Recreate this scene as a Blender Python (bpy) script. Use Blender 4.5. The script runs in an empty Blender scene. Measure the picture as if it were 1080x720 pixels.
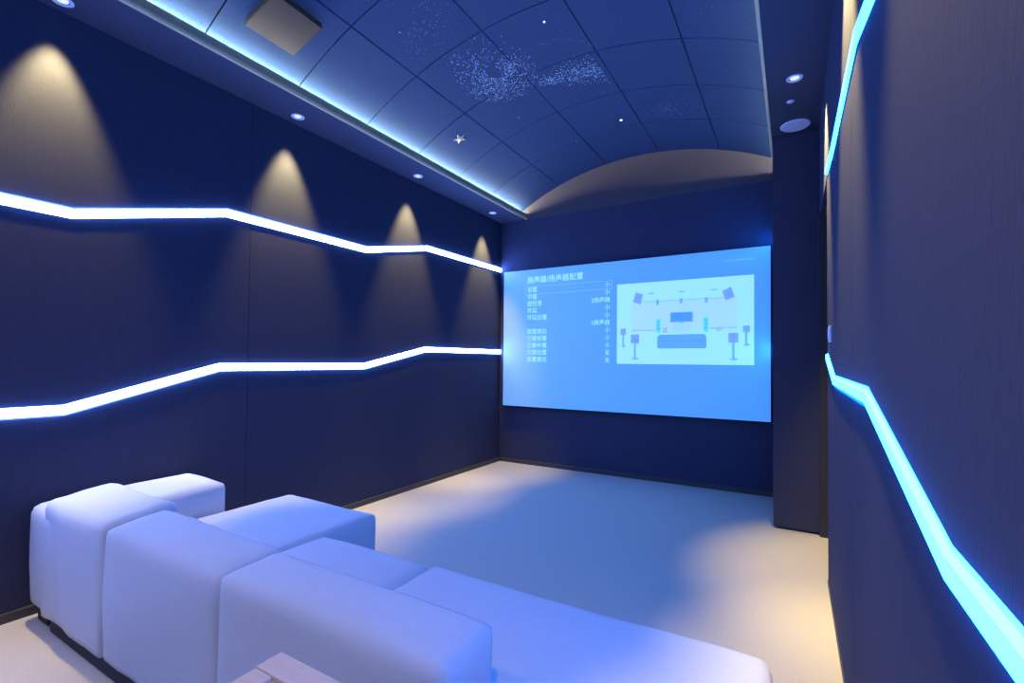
import bpy, bmesh, math, random
from mathutils import Vector, Matrix, noise
random.seed(7)
R = math.radians
scene = bpy.context.scene
COL = scene.collection

# ---------------------------------------------------------------- camera
cam_d = bpy.data.cameras.new('camera')
cam_d.sensor_width = 36.0
cam_d.lens = 504.06 / 1080 * 36.0
cam_d.shift_y = 11.2256 / 1080
cam_d.clip_start = 0.02
cam = bpy.data.objects.new('camera', cam_d)
COL.objects.link(cam)
cam.matrix_world = (Matrix.Translation((0, 0, 1.3)) @ Matrix.Rotation(R(30.466), 4, 'Z')
                    @ Matrix.Rotation(R(90 + 1.124), 4, 'X') @ Matrix.Rotation(R(0.532), 4, 'Z'))
scene.camera = cam

# ---------------------------------------------------------------- light set-up
LED_COL = (0.115, 0.255, 1.0)     # colour of the blue wall strips
LED_POW = 86.0
LED_POW_R = 56.0
COVE_COL = (1.0, 0.98, 0.86)
COVE_POW = 165.0
SPOT_COL = (1.0, 0.77, 0.29)
SPOT_W = 240.0
SCREEN_POW = 1.0
world = bpy.data.worlds.new('world')
scene.world = world
world.use_nodes = True
world.node_tree.nodes['Background'].inputs[0].default_value = (0.02, 0.05, 0.14, 1)
world.node_tree.nodes['Background'].inputs[1].default_value = 0.05
scene.view_settings.view_transform = 'Standard'
scene.view_settings.look = 'None'
scene.view_settings.gamma = 1.0
scene.view_settings.exposure = 0.0
scene.view_settings.use_curve_mapping = False
scene.cycles.max_bounces = 10
scene.cycles.diffuse_bounces = 6
scene.cycles.sample_clamp_indirect = 4.0

# ---------------------------------------------------------------- room dimensions (floor z = 0)
XL, XR, YB, YF = -3.326, 0.178, 5.352, -1.5     # left, right, far and rear walls
ZS = 3.1216                                     # soffit underside
LIPL, LIPR = -2.947, -0.158                     # inner edges of the soffits
VCX, VR, VZC = -1.5, 3.0, 0.65                  # ceiling vault: axis and radius
DOOR0, DOOR1, DOORZ = 3.43, 4.31, 2.43          # doorway in the right wall
def vz(x, r=VR): return VZC + math.sqrt(r * r - (x - VCX) ** 2)

# ---------------------------------------------------------------- materials
def mat(name, col, rough=0.8, emit=None, power=0.0, bump=None, spec=0.3, metal=0.0, var=0.0, stretch=(1, 1, 1)):
    m = bpy.data.materials.new(name); m.use_nodes = True
    nt = m.node_tree; b = nt.nodes['Principled BSDF']
    b.inputs['Base Color'].default_value = (*col, 1)
    b.inputs['Roughness'].default_value = rough
    b.inputs['Specular IOR Level'].default_value = spec
    b.inputs['Metallic'].default_value = metal
    if emit:
        b.inputs['Emission Color'].default_value = (*emit, 1)
        b.inputs['Emission Strength'].default_value = power
    if bump or var:
        tc = nt.nodes.new('ShaderNodeTexCoord'); mp = nt.nodes.new('ShaderNodeMapping')
        mp.inputs['Scale'].default_value = stretch
        nt.links.new(tc.outputs['Object'], mp.inputs['Vector'])
    if bump:
        sc, st = bump
        n = nt.nodes.new('ShaderNodeTexNoise'); n.inputs['Scale'].default_value = sc
        n.inputs['Detail'].default_value = 4
        nt.links.new(mp.outputs['Vector'], n.inputs['Vector'])
        bp = nt.nodes.new('ShaderNodeBump'); bp.inputs['Strength'].default_value = st
        bp.inputs['Distance'].default_value = 0.01
        nt.links.new(n.outputs['Fac'], bp.inputs['Height'])
        nt.links.new(bp.outputs['Normal'], b.inputs['Normal'])
    if var:
        n2 = nt.nodes.new('ShaderNodeTexNoise'); n2.inputs['Scale'].default_value = bump[0] * 0.35 if bump else 8
        n2.inputs['Detail'].default_value = 6
        nt.links.new(mp.outputs['Vector'], n2.inputs['Vector'])
        mx = nt.nodes.new('ShaderNodeMixRGB'); mx.blend_type = 'MIX'
        mx.inputs['Color1'].default_value = (*[c * (1 - var) for c in col], 1)
        mx.inputs['Color2'].default_value = (*[min(1, c * (1 + var)) for c in col], 1)
        nt.links.new(n2.outputs['Fac'], mx.inputs['Fac'])
        nt.links.new(mx.outputs['Color'], b.inputs['Base Color'])
    return m
M = {}
M['wall'] = mat('charcoal_wall_fabric', (0.053, 0.056, 0.088), 0.95, bump=(70, 0.10), spec=0.1, var=0.12, stretch=(3, 3, 0.6))
M['soffit'] = mat('dark_soffit_paint', (0.055, 0.055, 0.075), 0.75, spec=0.25)
M['column'] = mat('dark_column_fabric', (0.058, 0.060, 0.085), 0.95, spec=0.1, bump=(60, 0.15))
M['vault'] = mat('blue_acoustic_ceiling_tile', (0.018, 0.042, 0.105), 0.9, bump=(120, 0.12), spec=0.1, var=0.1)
M['joint'] = mat('ceiling_joint_dark_felt', (0.015, 0.016, 0.03), 0.95)  # dark backing seen through the open tile joints
M['gable'] = mat('taupe_gable_plaster', (0.090, 0.075, 0.078), 0.85, spec=0.15)
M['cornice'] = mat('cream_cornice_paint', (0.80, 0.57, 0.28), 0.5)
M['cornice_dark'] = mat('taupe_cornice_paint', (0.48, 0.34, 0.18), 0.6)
M['carpet'] = mat('cream_carpet', (0.60, 0.54, 0.42), 1.0, bump=(260, 0.5), spec=0.05, var=0.10)
M['base'] = mat('dark_skirting', (0.075, 0.068, 0.055), 0.5)
M['black'] = mat('black_metal', (0.012, 0.012, 0.015), 0.45)
M['led'] = mat('blue_led_diffuser', (0.12, 0.14, 0.18), 0.5, LED_COL, LED_POW)
M['led_r'] = mat('cyan_led_diffuser', (0.12, 0.14, 0.18), 0.5, (0.006, 0.17, 1.0), LED_POW_R)
M['alu'] = mat('anodised_channel', (0.35, 0.37, 0.4), 0.4, metal=0.8)
M['cove'] = mat('white_cove_diffuser', (0.9, 0.9, 0.9), 0.5, COVE_COL, COVE_POW)
M['white'] = mat('white_plastic', (0.78, 0.78, 0.80), 0.4)
M['lens'] = mat('downlight_lens', (0.9, 0.9, 0.9), 0.3, (0.80, 0.80, 1.0), 0.85)
M['reflector'] = mat('downlight_reflector', (0.5, 0.5, 0.55), 0.25, metal=0.9)
M['grille'] = mat('white_perforated_grille', (0.70, 0.70, 0.76), 0.6, bump=(500, 0.4))
M['sofa'] = mat('white_sofa_cotton', (0.57, 0.58, 0.59), 0.95, bump=(90, 0.12), spec=0.1, var=0.04)
M['plinth'] = mat('dark_sofa_plinth', (0.02, 0.022, 0.03), 0.7)
M['oak'] = mat('pale_taupe_wood', (0.72, 0.50, 0.32), 0.55, bump=(30, 0.1), var=0.12, stretch=(1, 8, 1))
M['hatch'] = mat('taupe_hatch_board', (0.034, 0.026, 0.021), 0.8, var=0.1, bump=(60, 0.1))
M['gold'] = mat('pale_gold_foil', (0.30, 0.25, 0.17), 0.45, spec=0.5)
M['door'] = mat('dark_door_veneer', (0.05, 0.045, 0.045), 0.6)
M['star_b'] = mat('blue_star_point', (0, 0, 0), 0.5, (0.16, 0.16, 1.0), 7.0)
M['star_w'] = mat('white_star_point', (0, 0, 0), 0.5, (0.65, 0.72, 1.0), 6.0)
M['fibre'] = mat('fibre_optic_tip', (0, 0, 0), 0.5, (0.16, 0.32, 0.85), 1.05)
M['fibre_dim'] = mat('dim_fibre_optic_tip', (0, 0, 0), 0.5, (0.14, 0.22, 0.62), 0.5)
def scr(name, col, k=1.0, base=0.5):
    return mat(name, (base, base, base), 0.6, col, k * SCREEN_POW, spec=0.2)
M['screen'] = scr('projected_blue', (0.032, 0.235, 0.86), 1.0, .36)
M['screen_text'] = scr('projected_pale_text', (0.24, 0.64, 1.0))
M['screen_line'] = scr('projected_menu_line', (0.10, 0.36, 1.0))
M['pic'] = scr('projected_pale_cyan', (0.27, 0.68, 0.86))
M['pic2'] = scr('projected_pale_blue', (0.30, 0.58, 0.88))
M['pic_blue'] = scr('projected_mid_blue', (0.05, 0.27, 0.85), base=0.45)
M['pic_violet'] = scr('projected_violet', (0.15, 0.24, 0.80), base=0.45)
M['pic_teal'] = scr('projected_teal', (0.07, 0.33, 0.52), base=0.45)
M['pic_cyan'] = scr('projected_cyan', (0.03, 0.66, 0.85), base=0.4)
M['pic_pink'] = scr('projected_lilac', (0.28, 0.40, 0.82), base=0.4)

# ---------------------------------------------------------------- helpers
def obj(name, bm, m, parent=None, smooth=False, loc=None):
    me = bpy.data.meshes.new(name)
    bmesh.ops.recalc_face_normals(bm, faces=bm.faces)
    bm.to_mesh(me); bm.free()
    for mm in (m if isinstance(m, (list, tuple)) else [m]): me.materials.append(mm)
    if smooth:
        for p in me.polygons: p.use_smooth = True
    o = bpy.data.objects.new(name, me); COL.objects.link(o)
    if loc: o.location = loc
    if parent: o.parent = parent
    return o
def structure(o): o['kind'] = 'structure'; return o
def tag(o, label, cat, group=None, kind=None):
    o['label'] = label; o['category'] = cat
    if group: o['group'] = group
    if kind: o['kind'] = kind
    return o
def thing(name, loc, label, cat, group=None, rot=(0, 0, 0)):
    o = bpy.data.objects.new(name, None); COL.objects.link(o)
    o.empty_display_size = 0.05
    o.location = loc; o.rotation_euler = rot
    return tag(o, label, cat, group)
def box(bm, x0, x1, y0, y1, z0, z1, bevel=0.0, mi=0):
    vs = [bm.verts.new((x, y, z)) for x in (x0, x1) for y in (y0, y1) for z in (z0, z1)]
    fs = []
    for q in ((0, 1, 3, 2), (4, 6, 7, 5), (0, 4, 5, 1), (2, 3, 7, 6), (0, 2, 6, 4), (1, 5, 7, 3)):
        f = bm.faces.new([vs[i] for i in q]); f.material_index = mi; fs.append(f)
    if bevel:
        es = list({e for f in fs for e in f.edges})
        bmesh.ops.bevel(bm, geom=es, offset=bevel, segments=2, affect='EDGES', profile=0.6)
    return bm
def prism(bm, pts, axis, lo, hi, mi=0):
    """extrude a closed 2D outline along one axis ('x': pts are (y,z); 'y': (x,z); 'z': (x,y))"""
    def P(p, t):
        return {'x': (t, p[0], p[1]), 'y': (p[0], t, p[1]), 'z': (p[0], p[1], t)}[axis]
    a = [bm.verts.new(P(p, lo)) for p in pts]; b = [bm.verts.new(P(p, hi)) for p in pts]
    n = len(pts)
    fs = [bm.faces.new(a), bm.faces.new(list(reversed(b)))]
    for i in range(n):
        fs.append(bm.faces.new((a[i], b[i], b[(i + 1) % n], a[(i + 1) % n])))
    for f in fs: f.material_index = mi
    return bm
def lathe(bm, prof, seg=28, mi=0):
    """revolve a profile [(r, z), ...] about the z axis"""
    rings = []
    for r, z in prof:
        if r < 1e-6: rings.append([bm.verts.new((0, 0, z))])
        else: rings.append([bm.verts.new((r * math.cos(2 * math.pi * i / seg), r * math.sin(2 * math.pi * i / seg), z)) for i in range(seg)])
    for A, B in zip(rings, rings[1:]):
        for i in range(seg):
            j = (i + 1) % seg
            if len(A) == 1 and len(B) == 1: continue
            if len(A) == 1: f = bm.faces.new((A[0], B[i], B[j]))
            elif len(B) == 1: f = bm.faces.new((A[i], B[0], A[j]))
            else: f = bm.faces.new((A[i], B[i], B[j], A[j]))
            f.material_index = mi
    return bm
def BM(): return bmesh.new()

# ---------------------------------------------------------------- wall strip routes (y, z along each wall)
UP_L = [(YF, 2.072), (1.0, 2.072), (1.807, 2.297), (3.045, 2.302), (3.885, 2.490), (YB - .002, 2.507)]
LO_L = [(YF, 1.021), (0.986, 1.021), (1.779, 1.244), (3.044, 1.247), (3.867, 1.418), (YB - .002, 1.426)]
UP_R = [(YF, 2.09), (0.95, 2.09), (1.86, 2.357), (2.95, 2.405), (DOOR0, 2.465)]
LO_R = [(YF, 1.03), (0.83, 1.036), (1.64, 1.209), (2.84, 1.216), (DOOR0, 1.345)]
HW = 0.0275
def zat(rt, y):
    for (a, za), (b, zb) in zip(rt, rt[1:]):
        if y <= b + 1e-9: return za + (zb - za) * (y - a) / (b - a)
    return rt[-1][1]
def band(bm, x0, x1, lo, hi, y0, y1):
    """wall cladding between two broken lines lo and hi (each a route or a height), from y0 to y1"""
    def line(l, sgn):
        if isinstance(l, (int, float)): return [(y0, l), (y1, l)]
        pts = [(y0, zat(l, y0))] + [p for p in l if y0 + 1e-6 < p[0] < y1 - 1e-6] + [(y1, zat(l, y1))]
        return [(p[0], p[1] + sgn * (HW + .003)) for p in pts]
    prism(bm, line(lo, 1) + list(reversed(line(hi, -1))), 'x', x0, x1)
def clad(name, face, back, up, lo, y0, y1, seams):
    bm = BM(); ys = [y0] + seams + [y1]
    x0, x1 = min(face, back), max(face, back)
    for k, (a, b) in enumerate(zip(ys, ys[1:])):
        a += 0.0015 if k else 0; b -= 0.0015 if b != y1 else 0
        band(bm, x0, x1, 0.0, lo, a, b); band(bm, x0, x1, lo, up, a, b); band(bm, x0, x1, up, 3.30, a, b)
    s = 1 if back > face else -1
    box(bm, min(back, back + s * .06), max(back, back + s * .06), y0, y1, 0, 3.3)      # the wall behind the cladding
    return bm

# ---------------------------------------------------------------- structure
bm = BM(); box(bm, XL - .1, 1.0, YF - .1, YB + .1, -0.05, 0.0)
structure(obj('floor', bm, M['carpet']))
structure(obj('wall_left', clad('wall_left', XL, XL - .03, UP_L, LO_L, YF, YB, [1.968]), M['wall']))
bm = clad('wall_right', XR, XR + .03, UP_R, LO_R, YF, DOOR0, [2.05])
box(bm, XR, XR + .09, DOOR0, DOOR1 + .04, DOORZ, 3.3)                                  # over the doorway
box(bm, XR, XR + .09, DOOR1 + .04, YB, 0, 3.3)
structure(obj('wall_right', bm, M['wall']))
bm = BM(); box(bm, XL - .1, XR + .2, YB, YB + .1, 0, ZS)
structure(obj('wall_back', bm, M['wall']))
bm = BM(); box(bm, XL - .1, 1.0, YF - .1, YF, 0, 3.8)
structure(obj('wall_rear', bm, M['wall']))
# arched gable above the far wall
n = 40
pts = [(XL - .1, ZS), (XR + .2, ZS)] + [(.15 - 3.30 * i / n, vz(.15 - 3.30 * i / n) + .03) for i in range(n + 1)]
bm = BM(); prism(bm, pts, 'y', YB, YB + .1)
structure(obj('wall_gable', bm, M['gable']))
# soffits along both side walls
bm = BM(); box(bm, XL, LIPL - .012, YF, YB, ZS, ZS + .045)
structure(obj('trim_1', bm, M['soffit']))
bm = BM(); box(bm, LIPR + .012, XR, YF, YB, ZS, ZS + .045)
structure(obj('trim_2', bm, M['soffit']))
# cornices on the soffit edges: a cream bead below, a taupe fascia set back above it
for k, (xe, s) in enumerate(((LIPL, 1), (LIPR, -1))):
    bm = BM()
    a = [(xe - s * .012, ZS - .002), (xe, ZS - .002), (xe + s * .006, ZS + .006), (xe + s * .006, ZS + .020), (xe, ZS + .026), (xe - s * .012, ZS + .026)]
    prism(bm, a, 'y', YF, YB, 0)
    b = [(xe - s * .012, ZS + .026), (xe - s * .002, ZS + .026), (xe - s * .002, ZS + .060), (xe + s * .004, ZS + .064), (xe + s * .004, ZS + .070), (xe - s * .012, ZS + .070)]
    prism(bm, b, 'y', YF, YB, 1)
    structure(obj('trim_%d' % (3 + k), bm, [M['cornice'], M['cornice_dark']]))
# vaulted ceiling: curved tiles with open joints on a dark backing
XE = [-3.15, -2.49, -1.885, -1.275, -0.655, 0.15]
YE = [YF + .25 + .0]
y = 4.63
while y > YF: YE.append(y); y -= .6283
YE = sorted([v for v in YE if v > YF + .2] + [YF, YB])
YE = [v for i, v in enumerate(YE) if i == 0 or v - YE[i - 1] > .2]
bm = BM()
J = 0.0045
for i in range(len(XE) - 1):
    for j in range(len(YE) - 1):
        xa = XE[i] + (J if i else 0); xb = XE[i + 1] - (J if i < len(XE) - 2 else 0)
        ya = YE[j] + (J if j else 0); yb = YE[j + 1] - (J if j < len(YE) - 2 else 0)
        N = 10
        rows = []
        for k in range(N + 1):
            x = xa + (xb - xa) * k / N
            rows.append([bm.verts.new((x, yy, vz(x) + dz)) for yy, dz in ((ya, 0), (yb, 0), (yb, .018), (ya, .018))])
        for A, B in zip(rows, rows[1:]):
            for q in range(4): bm.faces.new((A[q], A[(q + 1) % 4], B[(q + 1) % 4], B[q]))
        bm.faces.new(rows[0]); bm.faces.new(rows[-1])
N = 48; prev = None
for k in range(N + 1):
    x = XE[0] + (XE[-1] - XE[0]) * k / N
    cur = [bm.verts.new((x, yy, vz(x) + dz)) for yy, dz in ((YF, .02), (YB, .02), (YB, .05), (YF, .05))]
    if prev:
        for q in range(4):
            f = bm.faces.new((prev[q], prev[(q + 1) % 4], cur[(q + 1) % 4], cur[q])); f.material_index = 1
    prev = cur
structure(obj('ceiling', bm, [M['vault'], M['joint']]))
# skirtings
bm = BM(); prism(bm, [(XL, 0), (XL + .014, 0), (XL + .014, .042), (XL + .010, .048), (XL, .048)], 'y', YF, YB - .014)
structure(obj('baseboard_left', bm, M['base']))
bm = BM(); prism(bm, [(YB, 0), (YB - .014, 0), (YB - .014, .042), (YB - .010, .048), (YB, .048)], 'x', XL + .014, -.14)
structure(obj('baseboard_back', bm, M['base']))
bm = BM(); prism(bm, [(XR, 0), (XR - .004, 0), (XR - .004, .020), (XR, .022)], 'y', YF, DOOR0)
structure(obj('baseboard_right', bm, M['base']))
# boxed column in the right corner beside the screen
bm = BM(); box(bm, -.138, XR - .002, 4.35, YB - .002, .018, ZS - .001, .004)
box(bm, -.120, XR - .02, 4.37, YB - .02, 0, .02)
structure(obj('wall_column', bm, M['column']))
# doorway: jamb, head and a door leaf set deep in the opening
bm = BM()
box(bm, XR - .006, XR + .115, DOOR1 - .002, DOOR1 + .038, 0, DOORZ)
box(bm, XR + .03, XR + .115, DOOR0 + .001, DOOR0 + .03, 0, DOORZ)
box(bm, XR + .03, XR + .115, DOOR0 + .03, DOOR1, DOORZ - .03, DOORZ)
structure(obj('trim_5', bm, M['door']))
bm = BM(); box(bm, XR + .075, XR + .112, DOOR0 + .033, DOOR1 - .005, .006, DOORZ - .033, .003)
dr = structure(obj('door_1', bm, M['door']))
bm = BM(); box(bm, XR + .045, XR + .075, DOOR0 + .10, DOOR0 + .12, 1.02, 1.04, .004); box(bm, XR + .040, XR + .055, DOOR0 + .10, DOOR0 + .23, 1.022, 1.038, .005)
obj('door_handle', bm, M['alu'], dr)

# ---------------------------------------------------------------- LED wall strips
def strip(face, back, rt, y0, y1, label, m, group='zigzag light strips on the walls'):
    s = 1 if face > back else -1
    t = thing('light_strip', (face, (y0 + y1) / 2, zat(rt, (y0 + y1) / 2)), label, 'light strip', group)
    off = -t.location
    def ribbon(x0, x1, w0, w1):
        pts = [(y0, zat(rt, y0))] + [p for p in rt if y0 < p[0] < y1] + [(y1, zat(rt, y1))]
        b = BM(); prev = None
        for yy, zz in pts:
            # a slightly domed section: (distance from the wall, height)
            sec = [(x0, w0), (x0, w1), ((x0 + x1) / 2, w1 * .96), (x1, w1 * .6), (x1, w0 * .6), ((x0 + x1) / 2, w0 * .96)]
            cur = [b.verts.new((xx + off.x, yy + off.y, zz + w + off.z)) for xx, w in sec]
            if prev:
                for q in range(6): b.faces.new((prev[q], prev[(q + 1) % 6], cur[(q + 1) % 6], cur[q]))
            else: b.faces.new(cur)
            prev = cur
        b.faces.new(prev); return b
    obj('diffuser', ribbon(face - s * .020, face + s * .009, -HW + .003, HW - .003), m, t)
    obj('channel', ribbon(back, face - s * .0205, -HW, HW), M['alu'], t)
    return t
strip(XL, XL - .029, UP_L, YF + .01, YB - .003, 'upper glowing white-blue zigzag light strip on the left wall', M['led'])
strip(XL, XL - .029, LO_L, YF + .01, YB - .003, 'lower glowing white-blue zigzag light strip on the left wall, above the sofa', M['led'])
strip(XR, XR + .029, UP_R, YF + .01, DOOR0 - .003, 'thin cyan zigzag light strip high on the right wall', M['led_r'])
strip(XR, XR + .029, LO_R, YF + .01, DOOR0 - .003, 'bright cyan zigzag light strip low on the right wall, below the switch', M['led_r'])
# the same strips continue in the corner between the column and the screen
for zc, w in ((1.43, 'lower'), (2.52, 'upper')):
    t = thing('light_strip', (-.138, 4.98, zc), '%s short light strip on the screen side of the dark column' % w, 'light strip', 'short light strips beside the screen')
    b = BM(); box(b, -.006, -.002, -.32, .32, -.026, .026, .001); obj('diffuser', b, M['led_r'], t)
    b = BM(); box(b, -.0019, -.0002, -.325, .325, -.030, .030); obj('channel', b, M['alu'], t)
# cove lights lying on the soffits, behind the cornices
for xc, w in ((-3.035, 'left'), (.045, 'right')):
    t = thing('cove_light', (xc, (YF + YB) / 2, ZS + .046), 'white cove light lying on the %s soffit behind its cornice' % w, 'light strip', 'cove lights')
    L = (YB - YF) / 2 - .03
    b = BM(); box(b, -.022, .022, -L, L, .0005, .006); obj('channel', b, M['alu'], t)
    b = BM(); box(b, -.018, .018, -L, L, .0065, .014, .002); obj('diffuser', b, M['cove'], t)

# ---------------------------------------------------------------- ceiling fittings
def downlight(x, y, label, group, tilt, m_w=SPOT_W, size=50, blend=.75, pitch=0):
    t = thing('downlight', (x, y, ZS), label, 'downlight', group)
    b = BM(); lathe(b, [(.030, -.002), (.034, -.006), (.043, -.006), (.047, -.003), (.047, .000)]); obj('trim_ring', b, M['white'], t, True)
    b = BM(); lathe(b, [(.031, -.0015), (.029, -.0010), (.0265, -.0006)]); obj('reflector', b, M['reflector'], t, True)
    b = BM(); lathe(b, [(.0260, -.0006), (.020, -.0035), (.0, -.0045)]); obj('lens', b, M['lens'], t, True)
    ld = bpy.data.lights.new('downlight_beam', 'SPOT')
    ld.energy = m_w; ld.color = SPOT_COL; ld.spot_size = R(size); ld.spot_blend = blend; ld.shadow_soft_size = .02
    lo = bpy.data.objects.new('downlight_beam', ld); COL.objects.link(lo); lo.parent = t
    lo.location = (0, 0, -.012); lo.rotation_euler = (pitch, tilt, 0)
    return t
for (x, y), lab in zip(((-3.215, .90), (-3.200, 2.238), (-3.185, 3.558), (-3.175, 4.90)),
                       ('nearest white downlight over the left wall, at the top edge of the view',
                        'second white downlight over the left wall, counting from the camera',
                        'third white downlight over the left wall, counting from the camera',
                        'small far downlight over the left wall by the screen corner')):
    downlight(x, y, lab, 'downlights in the left soffit', R(5))
for y, lab in ((3.50, 'white downlight in the right soffit in front of the dark column'),
               (2.16, 'downlight over the right wall, second from the column'),
               (.86, 'downlight over the right wall, nearest the camera')):
    downlight(.03 if y < 3 else .012, y, lab, 'downlights in the right soffit', R(-13), SPOT_W * 1.7, 54)
for x, tl, w in ((-3.15, -28, 'left'), (.03, 22, 'right')):       # aimed at the seats from the back of the room
    downlight(x, -.46, 'downlight in the %s soffit behind the sofa, aimed at the seats' % w, 'downlights at the back of the room', R(tl), SPOT_W * .42, 85, 1.0, R(8))
t = thing('ceiling_speaker', (.018, 4.20, ZS), 'large flat round pale fitting in the right soffit against the column', 'ceiling speaker')
b = BM(); lathe(b, [(.083, -.004), (.086, -.008), (.097, -.007), (.101, -.003), (.101, 0)], 40); obj('rim', b, M['white'], t, True)
b = BM(); lathe(b, [(.084, -.0045), (.06, -.0055), (0, -.006)], 40); obj('grille', b, M['grille'], t, True)
t = thing('ceiling_sensor', (-.012, 3.80, ZS), 'tiny round sensor between the downlight and the larger round fitting', 'sensor')
b = BM(); lathe(b, [(.024, 0), (.024, -.003), (.018, -.006), (.012, -.007)], 24); obj('bezel', b, M['white'], t, True)
b = BM(); lathe(b, [(.0118, -.007), (.008, -.012), (0, -.014)], 24); obj('lens', b, M['white'], t, True)
# hanging hatch board in the vault
hx = -2.708
t = thing('ceiling_hatch', (hx, 1.795, vz(hx) - .030), 'taupe rectangular hatch board with dark gap edges in the blue vaulted ceiling', 'ceiling hatch')
t.rotation_euler = (0, -math.atan((hx - VCX) / -(vz(hx) - VZC)) + R(5), R(2))
b = BM(); box(b, -.150, .140, -.165, .165, -.005, .005, .002); obj('board', b, M['hatch'], t)
b = BM(); box(b, .126, .150, -.172, .160, .0055, .022); box(b, -.120, .126, -.176, -.160, .0055, .014); obj('gap_edge', b, M['black'], t)

# ---------------------------------------------------------------- stars on the vault
def disc(bm, x, y, r, d=.0025, n=6):
    """a small flat disc lying on the vault at (x, y)"""
    nrm = Vector((VCX - x, 0, VZC - vz(x))).normalized()
    c = Vector((x, y, vz(x))) + nrm * d
    u = Vector((0, 1, 0)); v = nrm.cross(u)
    bm.faces.new([bm.verts.new(c + u * r * math.cos(2 * math.pi * i / n) + v * r * math.sin(2 * math.pi * i / n)) for i in range(n)])
def rnd(a, b): return a + (b - a) * random.random()
bm = BM()
cx, cy = -2.03, 3.15
k = 0
while k < 800:                                    # the dense spiral swirl
    a = rnd(0, 2 * math.pi); r = rnd(.09, .42)
    w = .55 + .45 * math.cos(a - 2.2)
    if random.random() > w * (1.1 - abs(r - .25) * 3.2): continue
    x, y = cx + r * math.cos(a) * .75, cy + r * math.sin(a)
    disc(bm, x, y, rnd(.0022, .0050)); k += 1
for k in range(120):
    a = rnd(0, 2 * math.pi); r = rnd(.0, .11)
    disc(bm, cx + .12 + r * math.cos(a), cy + .02 + r * math.sin(a) * 1.1, rnd(.002, .0045))
for k in range(520):                              # the bar running on from it
    s = random.random() ** .7
    x = -1.84 + .52 * s; w = .05 + .15 * s
    disc(bm, x, 3.52 + .09 * s + random.gauss(0, w * .55), rnd(.0022, .0050))
nb = len(bm.faces)                                # the fainter points
for k in range(130):                              # a loose trail towards the camera
    s = random.random(); disc(bm, -2.40 + .42 * s + random.gauss(0, .07), 2.66 - .34 * s + random.gauss(0, .09), rnd(.0022, .0045))
for k in range(150):
    disc(bm, rnd(-2.6, -.4), rnd(1.9, 5.1), rnd(.0015, .004))
for k in range(90):                               # the thin arc above the bar
    a = R(rnd(20, 150)); disc(bm, -1.62 + .36 * math.cos(a) + random.gauss(0, .008), 3.40 - .30 * math.sin(a) + random.gauss(0, .008), rnd(.0018, .003))
for k in range(260):
    disc(bm, -.95 + random.gauss(0, .11), 4.43 + random.gauss(0, .085), rnd(.0018, .0038))
bm.faces.ensure_lookup_table()
for f in bm.faces[nb:]: f.material_index = 1
o = obj('fibre_optic_stars', bm, [M['fibre'], M['fibre_dim']])
tag(o, 'swirls and clusters of tiny blue-white star points all over the blue vaulted ceiling', 'ceiling stars', kind='stuff')
def bright(x, y, r, m, lab):
    nrm = Vector((VCX - x, 0, VZC - vz(x))).normalized()
    t = thing('star_light', Vector((x, y, vz(x))) + nrm * .001, lab, 'star light', 'single bright ceiling stars')
    t.rotation_euler = Vector((0, 0, 1)).rotation_difference(nrm).to_euler()
    b = BM(); lathe(b, [(r * 1.5, 0), (r * 1.4, .003), (r, .0045)], 12); obj('ferrule', b, M['black'], t, True)
    b = BM(); lathe(b, [(r, .0045), (r * .8, .010), (0, .013)], 12); obj('tip', b, m, t, True)
bright(-1.475, 2.904, .008, M['star_b'], 'single bright violet-blue star light high on the vault')
bright(-1.430, 4.470, .010, M['star_w'], 'single bright white star light on the vault nearest the arched gable')
bright(-2.307, 2.367, .004, M['fibre'], 'small pale blue star light on the vault between hatch and swirl')
bright(-2.190, 3.804, .004, M['fibre'], 'small pale blue star light on the vault beyond the swirl')
bright(-1.95, 4.60, .004, M['fibre'], 'small pale blue star light low on the vault by the gable end')
# five-pointed foil star
x, y = -2.705, 3.592
nrm = Vector((VCX - x, 0, VZC - vz(x))).normalized()
bm = BM(); ring = []
for i in range(10):
    rr = .068 if i % 2 == 0 else .027
    a = math.pi / 2 + i * math.pi / 5 + .35
    ring.append((rr * math.cos(a), rr * math.sin(a)))
lo = [bm.verts.new((p[0], p[1], .001)) for p in ring]; top = bm.verts.new((0, 0, .014)); bot = bm.verts.new((0, 0, .0005))
for i in range(10):
    bm.faces.new((lo[i], lo[(i + 1) % 10], top)); bm.faces.new((lo[(i + 1) % 10], lo[i], bot))
o = obj('star_ornament', bm, M['gold'], loc=Vector((x, y, vz(x))))
o.rotation_euler = Vector((0, 0, 1)).rotation_difference(nrm).to_euler()
tag(o, 'pale gold five-pointed star ornament stuck on the vaulted ceiling', 'star ornament')

# ---------------------------------------------------------------- projection screen
SX0, SX1, SZ0, SZ1 = -3.249, -.189, .734, 2.460
SY = YB - .05
t = thing('projection_screen', ((SX0 + SX1) / 2, SY, (SZ0 + SZ1) / 2), 'large glowing blue projection screen showing a speaker set-up menu, on the far wall', 'projection screen')
org = Vector(t.location)
def local(bm):
    bmesh.ops.translate(bm, verts=bm.verts, vec=-org); return bm
b = BM(); box(b, SX0, SX1, SY, SY + .012, SZ0, SZ1); obj('screen_surface', local(b), M['screen'], t)
b = BM()
e = .010
for q in ((SX0 - e, SX1 + e, SZ1 + .0005, SZ1 + e), (SX0 - e, SX1 + e, SZ0 - e, SZ0 - .0005), (SX0 - e, SX0 - .0005, SZ0, SZ1), (SX1 + .0005, SX1 + e, SZ0, SZ1)):
    box(b, q[0], q[1], SY - .003, YB - .0005, q[2], q[3])
obj('frame', local(b), M['black'], t)
def flat(bm, pts, d, mi=0):
    f = bm.faces.new([bm.verts.new((p[0], SY - d, p[1])) for p in pts]); f.material_index = mi
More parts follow.
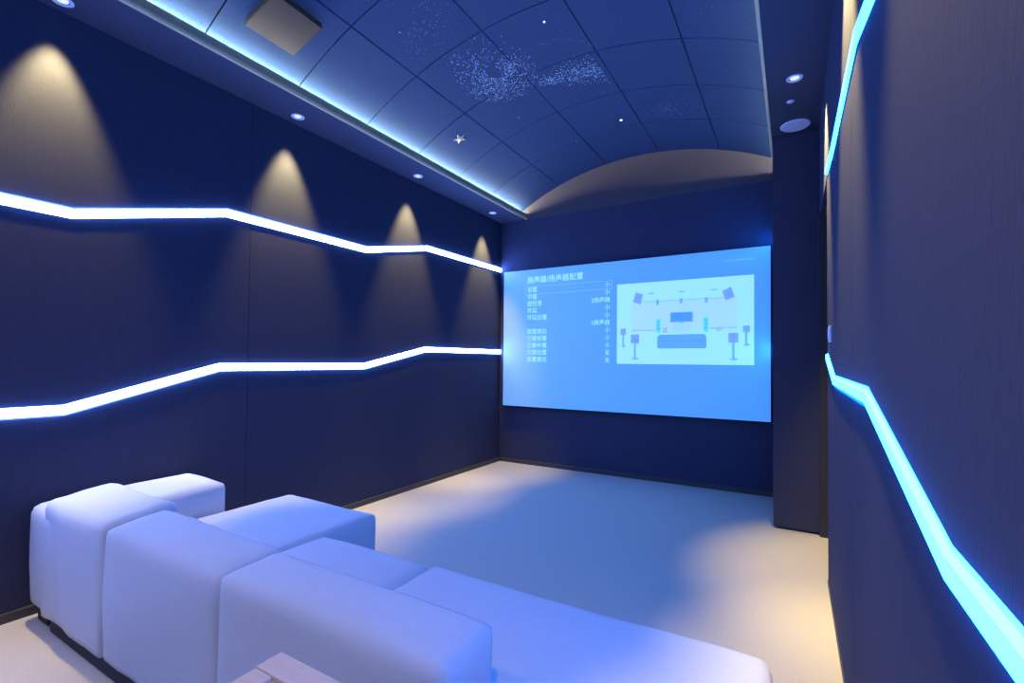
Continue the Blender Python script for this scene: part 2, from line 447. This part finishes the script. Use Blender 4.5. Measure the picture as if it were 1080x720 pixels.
def ell(c, a, bb, n=14): return [(c[0] + a * math.cos(2 * math.pi * i / n), c[1] + bb * math.sin(2 * math.pi * i / n)) for i in range(n)]
def rc(x0, x1, z0, z1): return [(x0, z0), (x1, z0), (x1, z1), (x0, z1)]
b = BM()
flat(b, rc(-1.731, -.333, 1.286, 2.188), .0008, 0)
flat(b, [(-1.565, 1.978), (-.482, 1.978), (-.482, 1.67), (-1.565, 1.67)], .0012, 1)
flat(b, [(-1.731, 2.188), (-1.565, 1.985), (-1.565, 1.978), (-1.731, 2.175)], .0012, 1)
flat(b, [(-1.565, 1.978), (-.482, 1.978), (-.482, 1.972), (-1.565, 1.972)], .0016, 2)
flat(b, [(-1.561, 1.672), (-1.284, 1.662), (-1.284, 1.645), (-1.56, 1.648)], .0018, 3)
flat(b, [(-.743, 1.672), (-.486, 1.674), (-.486, 1.656), (-.743, 1.654)], .0018, 3)
flat(b, [(-1.139, 1.735), (-.908, 1.73), (-.907, 1.617), (-1.139, 1.62)], .0018, 6)
for zz in (1.705, 1.68, 1.655): flat(b, rc(-1.12, -.925, zz, zz + .004), .0020, 5)
flat(b, rc(-1.223, -1.171, 1.624, 1.686), .0018, 3)
flat(b, ell((-.656, 1.656), .037, .025), .0020, 3)
flat(b, rc(-1.143, -.909, 1.737, 1.845), .0022, 2); flat(b, rc(-1.128, -.924, 1.750, 1.834), .0024, 9); flat(b, rc(-1.04, -1.01, 1.725, 1.737), .0022, 2)
flat(b, [(-1.279, 1.575), (-1.271, 1.592), (-1.251, 1.607), (-.802, 1.607), (-.782, 1.592), (-.775, 1.575), (-.775, 1.468), (-.79, 1.455), (-1.264, 1.455), (-1.279, 1.468)], .0024, 2)
flat(b, rc(-1.262, -.792, 1.530, 1.536), .0027, 9)
for x0 in (-1.292, -.806):                         # floor-standing speakers
    flat(b, rc(x0, x0 + .050, 1.630, 1.779), .0022, 4)
    for zz in (1.75, 1.71, 1.67): flat(b, ell((x0 + .025, zz), .014, .014), .0026, 5)
flat(b, [(-1.519, 2.090), (-1.431, 2.059), (-1.464, 1.946), (-1.55, 1.981)], .0022, 7)
flat(b, ell((-1.492, 2.020), .026, .030), .0026, 2)
flat(b, [(-.628, 2.040), (-.542, 2.085), (-.507, 1.975), (-.592, 1.942)], .0022, 7)
flat(b, ell((-.566, 2.012), .026, .030), .0026, 2)
for c in ((-1.348, 2.065), (-1.026, 2.063), (-.703, 2.062)): flat(b, ell(c, .038, .009), .0022, 5)
for c in ((-1.277, 1.961), (-1.03, 1.966), (-.777, 1.960)): flat(b, rc(c[0] - .016, c[0] + .016, c[1] - .028, c[1] + .028), .0022, 5)
for (bx, bz, bw, bh, sz, fw) in ((-1.658, 1.648, .066, .076, 1.485, .06), (-1.524, 1.566, .096, .102, 1.345, .088), (-.521, 1.562, .094, .104, 1.345, .088), (-.402, 1.647, .066, .070, 1.488, .065)):
    flat(b, rc(bx - bw / 2, bx + bw / 2, bz - bh / 2, bz + bh / 2), .0024, 7)
    flat(b, ell((bx, bz - bh * .12), bw * .27, bw * .27), .0028, 8); flat(b, ell((bx, bz + bh * .28), bw * .13, bw * .13), .0028, 8)
    flat(b, rc(bx - .011, bx + .011, sz, bz - bh / 2), .0024, 5)
    flat(b, ell((bx + .004, sz), fw * .5, .012), .0026, 5)
obj('speaker_diagram', local(b), [M['pic'], M['pic2'], M['pic_blue'], M['pic_pink'], M['pic_cyan'], M['pic_teal'], M['pic2'], M['pic_violet'], M['pic_blue'], M['screen']], t)
# menu lettering
def text(bm, body, x, z, size, right=False, d=.0012):
    cu = bpy.data.curves.new('lettering', 'FONT'); cu.body = body; cu.size = size
    cu.align_x = 'RIGHT' if right else 'LEFT'; cu.align_y = 'CENTER'; cu.resolution_u = 3; cu.offset = size * .012
    o = bpy.data.objects.new('lettering', cu); COL.objects.link(o)
    bpy.context.view_layer.update()
    me = bpy.data.meshes.new_from_object(o.evaluated_get(bpy.context.evaluated_depsgraph_get()))
    nv = len(bm.verts); bm.from_mesh(me); bm.verts.ensure_lookup_table()
    for v in bm.verts[nv:]: v.co = Vector((x + v.co.x, SY - d, z + v.co.y))
    bpy.data.objects.remove(o); bpy.data.curves.remove(cu); bpy.data.meshes.remove(me)
def line(*a):
    b = BM(); text(b, *a); obj('menu_text', local(b), M['screen_text'], t)
line('扬声器/扬声器配置', -2.905, 2.322, .092)
ROW = [2.200 - .0874 * i for i in range(11)]
for i, s in enumerate(('前置', '中置', '超低音', '环绕', '环绕后置', '', '前置高位', '顶部前置', '顶部中置', '顶部后置', '后置高位')):
    if s: line(s, -2.900, ROW[i], .070)
for i, s in enumerate(('小', '小', '2扬声器', '小', '小', '2扬声器', '小', '小', '小', '无', '无')):
    line(s, -1.815, ROW[i] - .004, .066, True)
b = BM()
flat(b, [(-2.93, 2.151), (-1.796, 2.151), (-1.796, 2.145), (-2.93, 2.145)], .001)
q = rc(-2.93, -1.79, 2.145, 2.246); qi = rc(-2.924, -1.796, 2.151, 2.240)
b = BM()
va = [b.verts.new((p[0], SY - .001, p[1])) for p in q]; vb = [b.verts.new((p[0], SY - .001, p[1])) for p in qi]
for i in range(4): b.faces.new((va[i], va[(i + 1) % 4], vb[(i + 1) % 4], vb[i]))
obj('selection_box', local(b), M['screen_line'], t)
b = BM(); flat(b, rc(-.60, -.33, 2.345, 2.353), .001); obj('menu_line', local(b), M['screen_line'], t)

# ---------------------------------------------------------------- sofa
def cushion(name, x0, x1, y0, y1, z0, z1, parent, r=.06, bulge=(.01, .01, .02), seed=0, slope=0.0, wr=.006, m='sofa', rb=None, step=.045):
    bm = BM()
    c = Vector(((x0 + x1) / 2, (y0 + y1) / 2, (z0 + z1) / 2)); h = Vector(((x1 - x0) / 2, (y1 - y0) / 2, (z1 - z0) / 2))
    nx, ny, nz = [max(6, int(2 * v / step)) for v in h]
    cache = {}
    def vert(i, j, k):
        key = (i, j, k)
        if key in cache: return cache[key]
        def ax(i, n):                                  # denser near the edges, so that they round off well
            t = 2 * i / n - 1; return math.copysign(abs(t) ** .72, t) if t else 0.0
        u = Vector((ax(i, nx), ax(j, ny), ax(k, nz)))
        p = Vector((u.x * h.x, u.y * h.y, u.z * h.z))
        rr = r if (u.z > -.3 or rb is None) else rb
        q = Vector((max(-h.x + rr, min(h.x - rr, p.x)), max(-h.y + rr, min(h.y - rr, p.y)), max(-h.z + rr, min(h.z - rr, p.z))))
        n = (p - q)
        n = n.normalized() if n.length > 1e-6 else Vector((0, 0, 1))
        s = q + n * rr
        bl = Vector((bulge[0] * (1 - u.y ** 2) * (1 - u.z ** 2) * u.x, bulge[1] * (1 - u.x ** 2) * (1 - u.z ** 2) * u.y, bulge[2] * (1 - u.x ** 2) * (1 - u.y ** 2) * (u.z if u.z > 0 else 0)))
        s += bl
        s.z += slope * s.y * (u.z + 1) / 2
        w = c + s
        a = noise.noise(w * 3.1 + Vector((seed * 7.3, 0, 0))); d = noise.noise(Vector((w.x * 9, w.y * 9, w.z * 3)) + Vector((0, seed * 5.1, 0)))
        s += n * (a * wr * 1.2 + d * wr * .5)
        v = bm.verts.new(c + s - parent.location); cache[key] = v; return v
    for a, b2, fix in ((0, 1, 2), (1, 2, 0), (2, 0, 1)):
        N = (nx, ny, nz)
        for e in (0, N[fix]):
            for i in range(N[a]):
                for j in range(N[b2]):
                    def P(ii, jj):
                        k = [0, 0, 0]; k[a] = ii; k[b2] = jj; k[fix] = e; return vert(*k)
                    bm.faces.new((P(i, j), P(i + 1, j), P(i + 1, j + 1), P(i, j + 1)))
    return obj(name, bm, M[m], parent, True)
sofa = thing('sofa', (-1.65, 1.25, 0), 'big white slip-covered modular sofa with low back, seen from behind', 'sofa')
cushion('armrest', -3.262, -2.825, .845, 1.575, .070, .580, sofa, r=.035, bulge=(.01, .01, .020), seed=1, slope=.03, rb=.05)
cushion('back_section', -3.075, -2.418, .842, 1.125, .075, .634, sofa, r=.032, bulge=(.004, .012, .014), seed=2, slope=.10, wr=.014, rb=.015)
cushion('back_section', -2.414, -1.560, .842, 1.075, .075, .622, sofa, r=.030, bulge=(.004, .014, .014), seed=3, slope=.10, wr=.014, rb=.015)
cushion('back_section', -1.556, -.652, .836, 1.045, .075, .630, sofa, r=.022, bulge=(.004, .012, .012), seed=4, slope=.08, wr=.007, rb=.015)
cushion('seat_section', -2.818, -2.028, 1.080, 1.965, .075, .432, sofa, r=.026, bulge=(.006, .01, .016), seed=5, rb=.02)
cushion('seat_section', -2.022, -1.340, 1.030, 1.610, .075, .430, sofa, r=.030, bulge=(.006, .01, .022), seed=6, rb=.02)
cushion('seat_section', -1.334, -.055, .985, 1.630, .075, .430, sofa, r=.034, bulge=(.01, .01, .010), seed=7, rb=.02)
b = BM()
box(b, -3.22, -3.09, .875, 1.52, .010, .080, .004); box(b, -3.02, -.72, .865, 1.54, .010, .080, .004); box(b, -2.78, -2.06, 1.53, 1.93, .010, .080, .004); box(b, -.73, -.12, 1.05, 1.56, .010, .080, .004)
bmesh.ops.translate(b, verts=b.verts, vec=-sofa.location); obj('plinth', b, M['plinth'], sofa)
for (x, y) in ((-3.15, .93), (-2.55, .93), (-1.6, .93), (-.78, .93), (-2.74, 1.86), (-2.10, 1.86), (-1.35, 1.50), (-.18, 1.50), (-.18, 1.10), (-3.16, 1.49)):
    b = BM(); lathe(b, [(0, 0), (.022, 0), (.026, .012), (0, .012)], 16)
    obj('foot', b, M['black'], sofa, loc=Vector((x, y, 0)) - sofa.location)

# ---------------------------------------------------------------- side table behind the sofa
TX0, TX1, TY0, TY1, TZ = -.832, -.245, .06, .568, .75
tb = thing('side_table', ((TX0 + TX1) / 2, (TY0 + TY1) / 2, 0), 'pale taupe wooden side table with framed top, behind the sofa back', 'side table')
o_ = Vector(tb.location)
W = .050; G = .0014
def tpart(name, q, m='oak', bev=.002):
    b = BM(); box(b, *q, bev); bmesh.ops.translate(b, verts=b.verts, vec=-o_); return obj(name, b, M[m], tb)
tpart('frame_rail', (TX0, TX1, TY1 - W, TY1, TZ - .03, TZ))
tpart('frame_rail', (TX0, TX1, TY0, TY0 + W, TZ - .03, TZ))
tpart('frame_rail', (TX0 + .003, TX0 + W, TY0 + W + G, TY1 - W - G, TZ - .03, TZ - .0012))
tpart('frame_rail', (TX1 - W, TX1 - .003, TY0 + W + G, TY1 - W - G, TZ - .03, TZ - .0012))
tpart('top_panel', (TX0 + W + G * 2, TX1 - W - G * 2, TY0 + W + G * 2, TY1 - W - G * 2, TZ - .028, TZ - .006))
tpart('under_board', (TX0 + .02, TX1 - .02, TY0 + .02, TY1 - .02, TZ - .045, TZ - .0305), 'black')
for x in (TX0 + .03, TX1 - .065):
    for y in (TY0 + .03, TY1 - .065): tpart('leg', (x, x + .035, y, y + .035, 0, TZ - .0455))
tpart('shelf', (TX0 + .066, TX1 - .066, TY0 + .032, TY1 - .032, .20, .22))

# ---------------------------------------------------------------- wall switch
t = thing('wall_switch', (XR, 3.08, 1.465), 'small pale wall switch on the right wall near the doorway', 'wall switch')
b = BM(); box(b, -.011, -.0003, -.043, .043, -.043, .043, .003); obj('plate', b, M['white'], t)
b = BM(); box(b, -.015, -.0112, -.028, .028, -.028, .028, .0015); obj('rocker', b, M['white'], t)
